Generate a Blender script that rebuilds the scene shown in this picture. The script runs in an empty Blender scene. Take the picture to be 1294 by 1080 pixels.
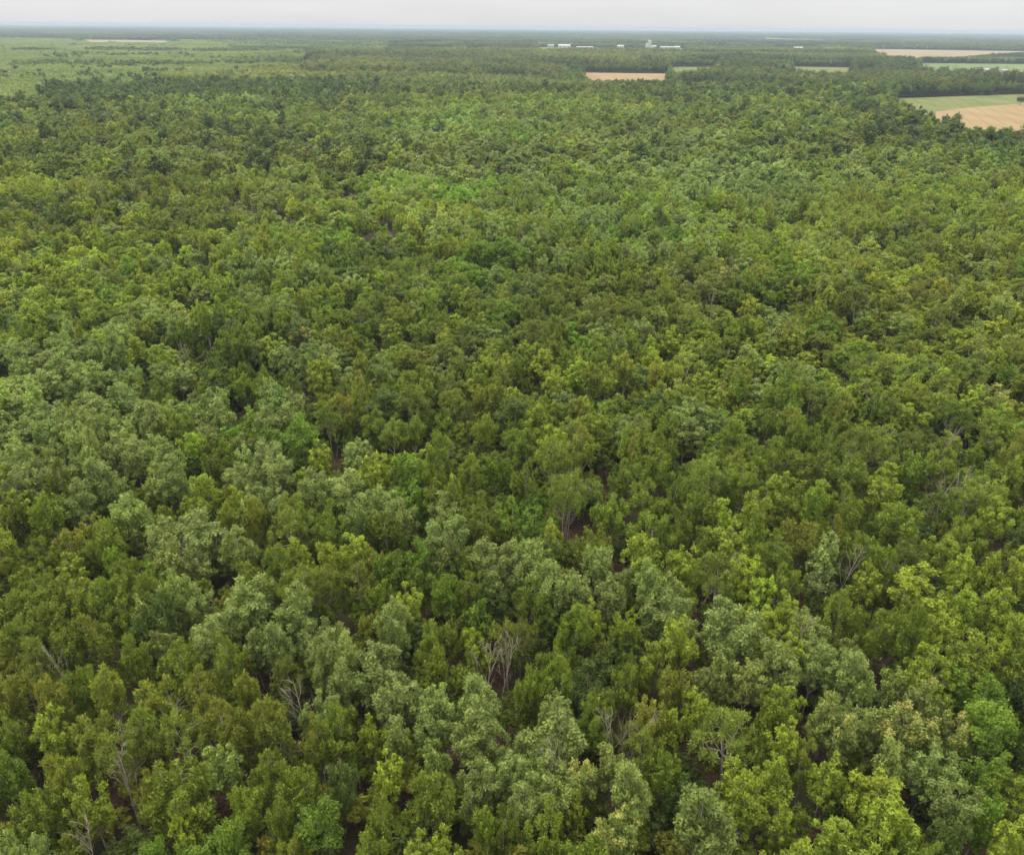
import bpy, math, random
import numpy as np
from mathutils import Matrix, Vector

sc = bpy.context.scene
rng = np.random.default_rng(7)
random.seed(7)
R = math.radians

# ------------------------------------------------------------------ camera
W, H = 1294.0, 1080.0
F = 1000.0                    # focal length in photo pixels
CAM_Z = 80.0
PITCH = math.atan((540 - 33.6) / F)
ROLL = R(0.487)
cam_d = bpy.data.cameras.new('camera')
cam_d.sensor_width = 36.0
cam_d.lens = F / W * 36.0
cam_d.clip_start = 0.5
cam_d.clip_end = 120000
cam = bpy.data.objects.new('camera', cam_d)
sc.collection.objects.link(cam)
RM = Matrix.Rotation(math.pi / 2 - PITCH, 4, 'X') @ Matrix.Rotation(ROLL, 4, 'Z')
cam.matrix_world = Matrix.Translation((0, 0, CAM_Z)) @ RM
sc.camera = cam
RN = np.array(RM.to_3x3())

# ------------------------------------------------------------------ light
SUN_EL, SUN_AZ = R(58), R(-50)        # high and veiled, from the left and a little ahead (azimuth from +Y, to the right)
world = bpy.data.worlds.new('World'); sc.world = world; world.use_nodes = True
wn, wl = world.node_tree.nodes, world.node_tree.links
wn.clear()
w_out = wn.new('ShaderNodeOutputWorld'); w_bg = wn.new('ShaderNodeBackground'); w_bg.inputs['Strength'].default_value = 0.1
w_sky = wn.new('ShaderNodeTexSky'); w_sky.sky_type = 'NISHITA'; w_sky.sun_disc = False
w_sky.sun_elevation = SUN_EL; w_sky.sun_rotation = SUN_AZ
w_tc = wn.new('ShaderNodeTexCoord'); w_sep = wn.new('ShaderNodeSeparateXYZ')
wl.new(w_tc.outputs['Generated'], w_sep.inputs[0])
w_ramp = wn.new('ShaderNodeValToRGB')           # overcast sky: zenith brighter than the horizon
w_ramp.color_ramp.elements[0].position = 0.0; w_ramp.color_ramp.elements[0].color = (0.385, 0.388, 0.397, 1)
w_ramp.color_ramp.elements[1].position = 1.0; w_ramp.color_ramp.elements[1].color = (1.8, 1.74, 1.62, 1)
wl.new(w_sep.outputs['Z'], w_ramp.inputs[0])
w_map = wn.new('ShaderNodeMapping'); w_map.inputs['Scale'].default_value = (1.6, 1.6, 14.0)
wl.new(w_tc.outputs['Generated'], w_map.inputs[0])
w_no = wn.new('ShaderNodeTexNoise'); w_no.inputs['Scale'].default_value = 2.2; w_no.inputs['Detail'].default_value = 5
wl.new(w_map.outputs[0], w_no.inputs['Vector'])
w_mr = wn.new('ShaderNodeMapRange'); w_mr.inputs[1].default_value = 0.3; w_mr.inputs[2].default_value = 0.7
w_mr.inputs[3].default_value = 0.94 * 12.8; w_mr.inputs[4].default_value = 1.06 * 12.8
wl.new(w_no.outputs[0], w_mr.inputs[0])
w_sc = wn.new('ShaderNodeVectorMath'); w_sc.operation = 'SCALE'
wl.new(w_ramp.outputs[0], w_sc.inputs[0]); wl.new(w_mr.outputs[0], w_sc.inputs['Scale'])
w_mix = wn.new('ShaderNodeMix'); w_mix.data_type = 'RGBA'; w_mix.inputs[0].default_value = 0.93
wl.new(w_sky.outputs[0], w_mix.inputs[6]); wl.new(w_sc.outputs[0], w_mix.inputs[7])
wl.new(w_mix.outputs[2], w_bg.inputs[0]); wl.new(w_bg.outputs[0], w_out.inputs[0])

sun_d = bpy.data.lights.new('sun', 'SUN'); sun_d.energy = 1.5; sun_d.angle = R(14); sun_d.color = (1, 0.95, 0.86)
sun = bpy.data.objects.new('sun', sun_d); sc.collection.objects.link(sun)
sdir = Vector((math.sin(SUN_AZ) * math.cos(SUN_EL), math.cos(SUN_AZ) * math.cos(SUN_EL), math.sin(SUN_EL)))
sun.rotation_euler = sdir.to_track_quat('Z', 'Y').to_euler(); sun.location = (0, 0, 300)

sc.view_settings.view_transform = 'Standard'; sc.view_settings.look = 'None'
sc.view_settings.gamma = 1; sc.view_settings.use_curve_mapping = False
sc.view_settings.exposure = 0.6
sc.render.engine = 'CYCLES'
sc.cycles.max_bounces = 6; sc.cycles.diffuse_bounces = 3; sc.cycles.transmission_bounces = 3; sc.cycles.glossy_bounces = 2
sc.cycles.volume_bounces = 1
sc.cycles.use_denoising = True

# ------------------------------------------------------------------ pixel <-> ground
def ray(px, py):
    px = np.asarray(px, float); py = np.asarray(py, float)
    d = np.stack([(px - W / 2) / F, -(py - H / 2) / F, -np.ones_like(px)], -1)
    return d @ RN.T
def ground(px, py, z=0.0):
    d = ray(px, py)
    t = (np.asarray(z, float) - CAM_Z) / np.minimum(d[..., 2], -1e-4)
    return np.stack([d[..., 0] * t, d[..., 1] * t], -1)
def project(x, y, z):
    p = np.stack([x, y, np.asarray(z) - CAM_Z + 0 * x], -1) @ RN
    dep = -p[..., 2]
    s = np.where(dep > 0.1, dep, 0.1)
    return W / 2 + p[..., 0] / s * F, H / 2 - p[..., 1] / s * F, dep
def in_poly(x, y, poly):
    inside = np.zeros(len(x), bool); n = len(poly); j = n - 1
    for i in range(n):
        xi, yi = poly[i]; xj, yj = poly[j]
        c = ((yi > y) != (yj > y)) & (x < (xj - xi) * (y - yi) / (yj - yi + 1e-12) + xi)
        inside ^= c; j = i
    return inside
def gpoly(pts):
    return [tuple(ground(a, b, c)) for a, b, c in pts]
def vnoise(x, y, scale, seed=0):
    """smooth value noise, vectorised, 0..1"""
    x = x / scale + 1000.3 * (seed + 1); y = y / scale + 517.7 * (seed + 1)
    xi = np.floor(x).astype(np.int64); yi = np.floor(y).astype(np.int64); fx = x - xi; fy = y - yi
    fx = fx * fx * (3 - 2 * fx); fy = fy * fy * (3 - 2 * fy)
    def h(a, b):
        n = (a * 374761393 + b * 668265263 + seed * 982451653) & 0x7fffffff
        n = ((n ^ (n >> 13)) * 1274126177) & 0x7fffffff
        return ((n ^ (n >> 16)) & 0xffff) / 65535.0
    return (h(xi, yi) * (1 - fx) + h(xi + 1, yi) * fx) * (1 - fy) + (h(xi, yi + 1) * (1 - fx) + h(xi + 1, yi + 1) * fx) * fy

# ------------------------------------------------------------------ materials
def new_mat(name):
    m = bpy.data.materials.new(name); m.use_nodes = True
    n = m.node_tree.nodes; n.clear()
    out = n.new('ShaderNodeOutputMaterial')
    return m, n, m.node_tree.links, out

def foliage_material():
    m, n, l, out = new_mat('foliage')
    def attr(nm, t):
        a = n.new('ShaderNodeAttribute'); a.attribute_type = t; a.attribute_name = nm; return a
    tint = attr('tint', 'INSTANCER'); tipc = attr('tipc', 'INSTANCER'); tipa = attr('tipa', 'INSTANCER')
    lv = attr('lv', 'GEOMETRY'); tip = attr('tip', 'GEOMETRY'); tv = attr('treevar', 'GEOMETRY')
    mr = n.new('ShaderNodeMapRange'); mr.inputs[3].default_value = 0.62; mr.inputs[4].default_value = 1.5
    l.new(lv.outputs['Fac'], mr.inputs[0])
    s = n.new('ShaderNodeVectorMath'); s.operation = 'SCALE'
    l.new(tint.outputs['Vector'], s.inputs[0]); l.new(mr.outputs[0], s.inputs['Scale'])
    mu = n.new('ShaderNodeVectorMath'); mu.operation = 'MULTIPLY'
    l.new(s.outputs[0], mu.inputs[0]); l.new(tv.outputs['Vector'], mu.inputs[1])
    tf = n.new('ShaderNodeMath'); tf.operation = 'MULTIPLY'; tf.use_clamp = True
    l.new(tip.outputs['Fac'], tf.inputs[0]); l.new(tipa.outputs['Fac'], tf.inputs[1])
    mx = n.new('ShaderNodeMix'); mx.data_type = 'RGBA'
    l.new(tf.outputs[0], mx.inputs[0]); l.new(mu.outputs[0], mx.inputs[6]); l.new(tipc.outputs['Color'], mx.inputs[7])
    p = n.new('ShaderNodeBsdfPrincipled'); p.inputs['Roughness'].default_value = 0.62
    p.inputs['Specular IOR Level'].default_value = 0.22
    l.new(mx.outputs[2], p.inputs['Base Color'])
    tr = n.new('ShaderNodeBsdfTranslucent')
    g = n.new('ShaderNodeVectorMath'); g.operation = 'MULTIPLY'; g.inputs[1].default_value = (1.3, 1.3, 0.7)
    l.new(mx.outputs[2], g.inputs[0]); l.new(g.outputs[0], tr.inputs['Color'])
    ms = n.new('ShaderNodeMixShader'); ms.inputs[0].default_value = 0.40
    l.new(p.outputs[0], ms.inputs[1]); l.new(tr.outputs[0], ms.inputs[2]); l.new(ms.outputs[0], out.inputs[0])
    return m
M_FOL = foliage_material()

def noisy_material(name, c1, c2, scale, rough=0.9, c3=None, scale2=None, detail=6, aniso=None):
    m, n, l, out = new_mat(name)
    g = n.new('ShaderNodeNewGeometry')
    src = g.outputs['Position']
    if aniso:
        mp = n.new('ShaderNodeMapping'); mp.inputs['Scale'].default_value = aniso[0]; mp.inputs['Rotation'].default_value = (0, 0, aniso[1])
        l.new(src, mp.inputs[0]); src = mp.outputs[0]
    no = n.new('ShaderNodeTexNoise'); no.inputs['Scale'].default_value = scale; no.inputs['Detail'].default_value = detail
    l.new(src, no.inputs['Vector'])
    r = n.new('ShaderNodeValToRGB'); e = r.color_ramp.elements
    e[0].position = 0.35; e[0].color = (*c1, 1); e[1].position = 0.68; e[1].color = (*c2, 1)
    l.new(no.outputs[0], r.inputs[0]); col = r.outputs[0]
    if aniso and aniso[0][1] < .5:
        wv = n.new('ShaderNodeTexWave'); wv.wave_type = 'BANDS'; wv.bands_direction = 'X'; wv.inputs['Scale'].default_value = 0.022; wv.inputs['Distortion'].default_value = 0.6; wv.inputs['Detail'].default_value = 2
        m2 = n.new('ShaderNodeMapping'); m2.inputs['Rotation'].default_value = (0, 0, aniso[1]); l.new(g.outputs['Position'], m2.inputs[0]); l.new(m2.outputs[0], wv.inputs['Vector'])
        wr = n.new('ShaderNodeMapRange'); wr.inputs[1].default_value = 0.9; wr.inputs[2].default_value = 1.0; wr.inputs[3].default_value = 0; wr.inputs[4].default_value = 0.45; l.new(wv.outputs['Fac'], wr.inputs[0])
        wx = n.new('ShaderNodeMix'); wx.data_type = 'RGBA'; l.new(wr.outputs[0], wx.inputs[0]); l.new(col, wx.inputs[6]); wx.inputs[7].default_value = (c1[0] * .6, c1[1] * .62, c1[2] * .65, 1); col = wx.outputs[2]
    if c3:
        n2 = n.new('ShaderNodeTexNoise'); n2.inputs['Scale'].default_value = scale2; n2.inputs['Detail'].default_value = 3
        l.new(g.outputs['Position'], n2.inputs['Vector'])
        mr = n.new('ShaderNodeMapRange'); mr.inputs[1].default_value = 0.5; mr.inputs[2].default_value = 0.68
        l.new(n2.outputs[0], mr.inputs[0])
        mx = n.new('ShaderNodeMix'); mx.data_type = 'RGBA'; l.new(mr.outputs[0], mx.inputs[0])
        l.new(col, mx.inputs[6]); mx.inputs[7].default_value = (*c3, 1); col = mx.outputs[2]
    p = n.new('ShaderNodeBsdfPrincipled'); p.inputs['Roughness'].default_value = rough
    p.inputs['Specular IOR Level'].default_value = 0.15
    l.new(col, p.inputs['Base Color']); l.new(p.outputs[0], out.inputs[0])
    return m
M_BARK = noisy_material('bark', (0.19, 0.165, 0.13), (0.36, 0.325, 0.27), 3.0)
M_DEAD = noisy_material('dead_wood', (0.2, 0.165, 0.13), (0.38, 0.335, 0.28), 2.5)
M_LITTER = noisy_material('leaf_litter', (0.022, 0.014, 0.010), (0.10, 0.056, 0.036), 2.6, c3=(0.05, 0.055, 0.02), scale2=0.12, detail=8)
M_WHEAT = noisy_material('ripe_wheat', (0.205, 0.146, 0.068), (0.262, 0.190, 0.092), 0.03, aniso=((1, 0.15, 1), R(20)), c3=(0.225, 0.162, 0.082), scale2=0.012)
M_STUB = noisy_material('pale_stubble', (0.195, 0.152, 0.09), (0.25, 0.198, 0.12), 0.012, aniso=((1, 0.2, 1), R(80)))
M_CROP = noisy_material('green_crop', (0.088, 0.112, 0.030), (0.125, 0.142, 0.040), 0.03, aniso=((1, 0.15, 1), R(20)), c3=(0.15, 0.135, 0.05), scale2=0.02)
M_CROP2 = noisy_material('light_green_crop', (0.085, 0.13, 0.038), (0.115, 0.16, 0.048), 0.015)
M_GRAVEL = noisy_material('pale_gravel', (0.22, 0.21, 0.195), (0.36, 0.345, 0.33), 0.08)
M_FARWOOD = noisy_material('far_canopy', (0.026, 0.042, 0.022), (0.05, 0.072, 0.034), 0.004, detail=10, c3=(0.07, 0.095, 0.04), scale2=0.0006)
M_WHITE = noisy_material('white_sheet_metal', (0.38, 0.39, 0.40), (0.5, 0.51, 0.52), 0.3, rough=0.5)
M_GREYROOF = noisy_material('grey_sheet_roof', (0.26, 0.27, 0.285), (0.36, 0.375, 0.39), 0.3, rough=0.5)
M_DOOR = noisy_material('dark_door', (0.07, 0.075, 0.08), (0.1, 0.105, 0.11), 0.5)

# ------------------------------------------------------------------ mesh helpers
def mesh_from(name, verts, faces, mat, face_attrs=None):
    """verts (n,3); faces list/array of equal length polygons"""
    me = bpy.data.meshes.new(name)
    verts = np.asarray(verts, np.float32); faces = np.asarray(faces, np.int32)
    k = faces.shape[1]
    me.vertices.add(len(verts)); me.vertices.foreach_set('co', verts.ravel())
    me.loops.add(faces.size); me.loops.foreach_set('vertex_index', faces.ravel())
    me.polygons.add(len(faces)); me.polygons.foreach_set('loop_start', np.arange(0, faces.size, k, dtype=np.int32))
    me.update(calc_edges=True)
    me.materials.append(mat)
    for nm, (tp, arr) in (face_attrs or {}).items():
        a = me.attributes.new(nm, tp, 'FACE')
        a.data.foreach_set('vector' if tp == 'FLOAT_VECTOR' else 'value', np.asarray(arr, np.float32).ravel())
    return me

def leaves(cent, rad, per, size, g, tree_var=None, tip_clump=None, shell=0.42, up=0.4, feather=0.0):
    """cent (n,3), rad (n,3) clumps -> triangles scattered through their shells"""
    n = len(cent); idx = np.repeat(np.arange(n), per)
    N = len(idx)
    d = g.normal(size=(N, 3)); d /= np.linalg.norm(d, axis=1)[:, None]
    flip = (d[:, 2] < 0) & (g.random(N) < 0.55); d[flip, 2] *= -1
    fr = g.random(N) ** shell
    pos = cent[idx] + d * rad[idx] * fr[:, None] * (1 + 0.16 * g.normal(size=(N, 1)))
    nr = d * 0.9 + g.normal(size=(N, 3)) * 0.42 + np.array([0, 0, up])
    nr /= np.linalg.norm(nr, axis=1)[:, None]
    t = np.cross(nr, g.normal(size=(N, 3))); t /= np.linalg.norm(t, axis=1)[:, None] + 1e-9
    b = np.cross(nr, t)
    if feather > 0:       # shoots: long leaf sprays that point up and outward
        fe = g.random(N) < feather
        b2 = d * np.array([.8, .8, .4]) + np.array([0, 0, .75]) + g.normal(size=(N, 3)) * .38; b2 /= np.linalg.norm(b2, axis=1)[:, None]
        t2 = np.cross(b2, d + g.normal(size=(N, 3)) * .5); t2 /= np.linalg.norm(t2, axis=1)[:, None] + 1e-9
        b = np.where(fe[:, None], b2 * 1.5, b); t = np.where(fe[:, None], t2 * .72, t)
    s = (size * (0.6 + 0.8 * g.random(N)))[:, None]
    v = np.stack([pos - t * s * 0.42 - b * s * 0.4, pos + t * s * 0.42 - b * s * 0.4, pos + b * s * 0.75], 1).reshape(-1, 3)
    f = np.arange(N * 3).reshape(-1, 3)
    cl = g.random(n)
    lv = np.clip(0.3 * cl[idx] + 0.7 * g.random(N), 0, 1)
    tc = tip_clump if tip_clump is not None else np.zeros(n)
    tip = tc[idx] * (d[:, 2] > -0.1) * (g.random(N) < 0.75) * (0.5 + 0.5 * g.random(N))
    tv = np.ones((N, 3)) if tree_var is None else tree_var[idx]
    return v, f, lv, tip, tv

def tube(pts, r0, r1, sides=4):
    pts = np.asarray(pts, float); n = len(pts); V = []; Fc = []
    for i, p in enumerate(pts):
        t = pts[min(i + 1, n - 1)] - pts[max(i - 1, 0)]; t = t / (np.linalg.norm(t) + 1e-9)
        a = np.cross(t, [0.3, 0.9, 0.12]); a /= np.linalg.norm(a) + 1e-9; b = np.cross(t, a)
        r = r0 + (r1 - r0) * i / (n - 1)
        for k in range(sides):
            an = 2 * math.pi * k / sides
            V.append(p + (a * math.cos(an) + b * math.sin(an)) * r)
    for i in range(n - 1):
        for k in range(sides):
            k2 = (k + 1) % sides
            Fc.append((i * sides + k, i * sides + k2, (i + 1) * sides + k2, (i + 1) * sides + k))
    return V, Fc
def join(parts):
    V, Fc, o = [], [], 0
    for v, f in parts:
        V += list(v); Fc += [tuple(a + o for a in q) for q in f]; o += len(v)
    return V, Fc

# a form: how the crown of one sort of tree is put together (unit: metres, tree 13 m tall)
FORMS = {
 'round':  dict(h=13.4, rad=2.7, base=0.36, limbs=8, subs=9, r=(0.46, 0.72), rz=1.3, per=112, size=0.235, fill=0.5, bare=0.0, fe=0.35),
 'tuft':   dict(h=13.4, rad=2.5, base=0.38, limbs=7, subs=10, r=(0.32, 0.52), rz=2.3, per=105, size=0.215, fill=0.3, bare=0.15, fe=0.75),
 'wispy':  dict(h=13.4, rad=2.9, base=0.55, limbs=8, subs=7, r=(0.38, 0.62), rz=1.5, per=105, size=0.19, fill=0.08, bare=0.9, fe=0.85),
 'loose':  dict(h=12.6, rad=2.6, base=0.33, limbs=8, subs=9, r=(0.32, 0.52), rz=1.5, per=95, size=0.25, fill=0.4, bare=0.1, fe=0.3),
 'dense':  dict(h=13.0, rad=3.0, base=0.30, limbs=8, subs=9, r=(0.5, 0.8), rz=1.1, per=112, size=0.24, fill=0.6, bare=0.0, fe=0.3),
}
def skeleton(fm, g):
    """limb polylines and clump centres"""
    h, rad = fm['h'], fm['rad']; limbs = []; C = []; Rr = []
    lean = g.normal(size=2) * 0.35
    fork = h * fm['base'] * (0.75 + 0.2 * g.random())
    trunk = [np.array([0, 0, -0.3]), np.array([lean[0] * .3, lean[1] * .3, fork * .5]), np.array([lean[0] * .7, lean[1] * .7, fork])]
    top = np.array([lean[0], lean[1], h * 0.93])
    limbs.append((trunk + [np.array([lean[0], lean[1], h * .72])], 0.15, 0.05))
    for i in range(fm['limbs']):
        a = 2 * math.pi * (i + g.random() * .7) / fm['limbs']
        rr = rad * (0.35 + 0.6 * g.random() ** 0.7) if i else rad * 0.12
        zt = h * (0.98 - 0.26 * (rr / rad) ** 2 - 0.17 * g.random())
        st = trunk[2] * (0.85 + 0.15 * g.random()); end = np.array([lean[0] + rr * math.cos(a), lean[1] + rr * math.sin(a), zt])
        mid = st * .5 + end * .5 + np.array([math.cos(a), math.sin(a), -0.4]) * rr * 0.22
        limbs.append(([st, mid, end], 0.085, 0.025))
        for s in range(fm['subs']):
            u = 0.35 + 0.65 * (s + g.random()) / fm['subs'] if fm['bare'] < 0.5 else 0.72 + 0.3 * g.random()
            base = mid + (end - mid) * max(0, 2 * u - 1) if u > .5 else st + (mid - st) * 2 * u
            off = g.normal(size=3) * np.array([0.7, 0.7, 0.7]) * (0.75 if fm['bare'] < .5 else 1.0)
            if s == fm['subs'] - 1: off *= 0.25
            c = base + off + np.array([0, 0, 0.35])
            # keep inside a domed envelope
            e = ((c[0] - lean[0]) ** 2 + (c[1] - lean[1]) ** 2) / (rad * 1.02) ** 2
            zmax = h * 0.98 - 0.33 * h * e * 0.8
            if c[2] > zmax: c[2] = zmax - 0.3 * g.random()
            if e > 1: c[:2] = lean + (c[:2] - lean) / math.sqrt(e)
            r = fm['r'][0] + (fm['r'][1] - fm['r'][0]) * g.random()
            C.append(c); Rr.append((r, r, r * fm['rz']))
            if g.random() < 0.45:
                limbs.append(([base, c * .6 + base * .4 + g.normal(size=3) * .08, c + np.array([0, 0, r * .5])], 0.028, 0.008))
    nf = int(len(C) * fm['fill'] * 0.5)
    for _ in range(nf):      # low inner foliage
        a = g.random() * 6.28; rr = rad * (0.25 + .6 * g.random())
        C.append(np.array([rr * math.cos(a), rr * math.sin(a), h * (fm['base'] - .04 + 0.28 * g.random())])); r = fm['r'][0] * .95
        Rr.append((r, r, r * .8))
    if fm['bare'] > .5:
        for _ in range(9):
            a = g.random() * 6.28; st = np.array([0, 0, h * (.3 + .3 * g.random())])
            e = st + np.array([math.cos(a) * 1.9, math.sin(a) * 1.9, 1.8 + 1.5 * g.random()])
            limbs.append(([st, st * .5 + e * .5 + g.normal(size=3) * .25, e], 0.05, 0.012))
    return limbs, np.array(C), np.array(Rr)

PROTO = {}       # (form, variant) -> (trunk mesh, crown mesh, low crown mesh)
lod_col = {k: bpy.data.collections.new('proto_' + k) for k in ('mid', 'low', 'patch', 'block')}
order = {k: [] for k in lod_col}
NV = 5
def add_proto(kind, me):
    o = bpy.data.objects.new('p%s_%03d' % (kind, len(order[kind])), me); lod_col[kind].objects.link(o); order[kind].append(o)
    return len(order[kind]) - 1
FORM_IDX = {}
for fi, (fname, fm) in enumerate(FORMS.items()):
    for v in range(NV):
        g = np.random.default_rng(100 * fi + v + 5)
        fv = dict(fm, rad=fm['rad'] * (.86, 1.0, 1.14, .95, 1.08)[v], base=fm['base'] * (1.2, 1.0, .9, 1.3, 1.1)[v], fill=fm['fill'] * (.4, 1, 1, .2, .7)[v], h=fm['h'] * (1.05, 1.0, .95, 1.02, .98)[v], limbs=fm['limbs'] - (1, 0, 0, 2, 1)[v], rz=fm['rz'] * (1.1, 1, .85, 1.25, 1)[v])
        limbs, C, Rr = skeleton(fv, g)
        tm = join([tube(p, a, b, 5 if i == 0 else 3) for i, (p, a, b) in enumerate(limbs)])
        trunk = mesh_from('trunk', tm[0], tm[1], M_BARK)
        zt = (C[:, 2] - C[:, 2].min()) / (np.ptp(C[:, 2]) + 1e-6)
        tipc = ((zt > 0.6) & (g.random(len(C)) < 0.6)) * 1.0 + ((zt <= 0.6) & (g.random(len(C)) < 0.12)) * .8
        va, f, lv, tip, tv = leaves(C, Rr, fm['per'], fm['size'], g, tip_clump=tipc, feather=fm['fe'])
        crown = mesh_from('crown', va, f, M_FOL, {'lv': ('FLOAT', lv), 'tip': ('FLOAT', tip), 'treevar': ('FLOAT_VECTOR', tv)})
        PROTO[(fname, v)] = (trunk, crown)
        # middle distance: fewer, larger leaves, with thin stems in the same mesh
        va, f, lv, tip, tv = leaves(C, Rr, max(36, int(fm['per'] * 0.42)), fm['size'] * 1.5, g, tip_clump=tipc, feather=fm['fe'])
        big = join([tube(p, a * 1.15, b * 1.3, 3) for p, a, b in limbs[:10 if fm['bare'] < .5 else 22]])
        bv = np.array(big[0]); bf = [(q[0], q[1], q[2]) for q in big[1]] + [(q[0], q[2], q[3]) for q in big[1]]
        f2 = np.vstack([f, np.array(bf) + len(va)]); nb = len(bf)
        me = mesh_from('mid_tree', np.vstack([va, bv]), f2, M_FOL,
             {'lv': ('FLOAT', np.r_[lv, np.ones(nb)]), 'tip': ('FLOAT', np.r_[tip, np.zeros(nb)]), 'treevar': ('FLOAT_VECTOR', np.vstack([tv, np.ones((nb, 3))]))})
        me.materials.append(M_BARK)
        mi = np.zeros(len(f2), np.int32); mi[len(f):] = 1; me.polygons.foreach_set('material_index', mi)
        i1 = add_proto('mid', me)
        # far: coarse clumps only
        keep = g.permutation(len(C))[:34]
        va, f, lv, tip, tv = leaves(C[keep], Rr[keep] * 1.35, 38, fm['size'] * 2.6, g, tip_clump=tipc[keep], up=0.6, feather=fm['fe'] * .6)
        lv = .5 + (lv - .5) * .55
        me = mesh_from('low_tree', va, f, M_FOL, {'lv': ('FLOAT', lv), 'tip': ('FLOAT', tip), 'treevar': ('FLOAT_VECTOR', tv)})
        i2 = add_proto('low', me)
        FORM_IDX[(fname, v)] = (i1, i2)

# patches of canopy for the distance: many small tree tops in one mesh
def patch(size, spacing, h, rad, per, leaf, g, name):
    n = int(size / spacing)
    gx, gy = np.meshgrid(np.arange(n), np.arange(n)); P = np.stack([gx.ravel(), gy.ravel()], 1) * spacing - size / 2 + spacing / 2
    P = P + g.normal(size=P.shape) * spacing * 0.28
    m = len(P); k = 5; C = []; Rr = []; TV = []
    for i in range(m):
        hh = h * (0.66 + 0.5 * g.random()); rr = rad * (0.8 + 0.5 * g.random())
        col = np.array([1, 1, 1]) * (0.7 + 0.6 * g.random()) * np.array([0.85 + 0.4 * g.random(), 1, 0.8 + 0.5 * g.random()])
        for j in range(k):
            a = g.random() * 6.28; q = rr * 0.55 * math.sqrt(g.random()) * (j > 0)
            C.append((P[i, 0] + q * math.cos(a), P[i, 1] + q * math.sin(a), hh - rr * 0.5 - (j > 0) * rr * (.1 + .6 * g.random())))
            Rr.append((rr * .55, rr * .55, rr * .6)); TV.append(col)
        C.append((P[i, 0], P[i, 1], hh * .45)); Rr.append((rr * .7, rr * .7, hh * .35)); TV.append(col)
    va, f, lv, tip, tv = leaves(np.array(C), np.array(Rr), per, leaf, g, tree_var=np.array(TV), up=0.6)
    lv = .5 + (lv - .5) * .6
    return mesh_from(name, va, f, M_FOL, {'lv': ('FLOAT', lv), 'tip': ('FLOAT', tip), 'treevar': ('FLOAT_VECTOR', tv)})
gp = np.random.default_rng(3)
for i in range(4): add_proto('patch', patch(48, 7.4, 14.5, 4.3, 19, 1.2, gp, 'wood_patch'))       # 0-3 woodland
for i in range(3): add_proto('patch', patch(48, 4.0, 4.6, 1.9, 4, 1.3, gp, 'scrub_patch'))       # 4-6 young growth
for i in range(3): add_proto('patch', patch(48, 12.0, 20.0, 7.0, 44, 1.5, gp, 'tall_patch'))       # 7-9 tall old trees
for i in range(4): add_proto('block', patch(190, 12.0, 14, 6.5, 5, 4.2, gp, 'wood_block'))       # 0-3

# ------------------------------------------------------------------ geometry node scatterer
def scatter_group(coll, name):
    ng = bpy.data.node_groups.new(name, 'GeometryNodeTree')
    ng.interface.new_socket('Geometry', in_out='INPUT', socket_type='NodeSocketGeometry')
    ng.interface.new_socket('Geometry', in_out='OUTPUT', socket_type='NodeSocketGeometry')
    n, l = ng.nodes, ng.links
    gi = n.new('NodeGroupInput'); go = n.new('NodeGroupOutput')
    iop = n.new('GeometryNodeInstanceOnPoints'); ci = n.new('GeometryNodeCollectionInfo')
    ci.inputs['Collection'].default_value = coll; ci.inputs['Separate Children'].default_value = True; ci.inputs['Reset Children'].default_value = True
    def na(nm, tp):
        a = n.new('GeometryNodeInputNamedAttribute'); a.data_type = tp; a.inputs[0].default_value = nm; return a.outputs['Attribute']
    er = n.new('FunctionNodeEulerToRotation'); l.new(na('rotv', 'FLOAT_VECTOR'), er.inputs[0])
    l.new(gi.outputs[0], iop.inputs['Points']); l.new(ci.outputs[0], iop.inputs['Instance']); iop.inputs['Pick Instance'].default_value = True
    l.new(na('idx', 'INT'), iop.inputs['Instance Index']); l.new(er.outputs[0], iop.inputs['Rotation']); l.new(na('sclv', 'FLOAT_VECTOR'), iop.inputs['Scale'])
    l.new(iop.outputs[0], go.inputs[0])
    return ng
GROUPS = {k: scatter_group(c, 'scatter_' + k) for k, c in lod_col.items()}

def scatter(name, kind, xyz, idx, rot, scl, tint, tipc, tipa, label, cat, group=None):
    me = bpy.data.meshes.new(name); n = len(xyz)
    me.vertices.add(n); me.vertices.foreach_set('co', np.asarray(xyz, np.float32).ravel())
    def at(nm, tp, arr, key='value'):
        a = me.attributes.new(nm, tp, 'POINT'); a.data.foreach_set(key, np.asarray(arr).ravel())
    at('idx', 'INT', np.asarray(idx, np.int32)); at('rotv', 'FLOAT_VECTOR', np.asarray(rot, np.float32), 'vector')
    at('sclv', 'FLOAT_VECTOR', np.asarray(scl, np.float32), 'vector'); at('tint', 'FLOAT_VECTOR', np.asarray(tint, np.float32), 'vector')
    at('tipc', 'FLOAT_VECTOR', np.asarray(tipc, np.float32), 'vector'); at('tipa', 'FLOAT', np.asarray(tipa, np.float32))
    o = bpy.data.objects.new(name, me); sc.collection.objects.link(o)
    md = o.modifiers.new('scatter', 'NODES'); md.node_group = GROUPS[kind]
    o['kind'] = 'stuff'; o['label'] = label; o['category'] = cat
    return o

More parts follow.
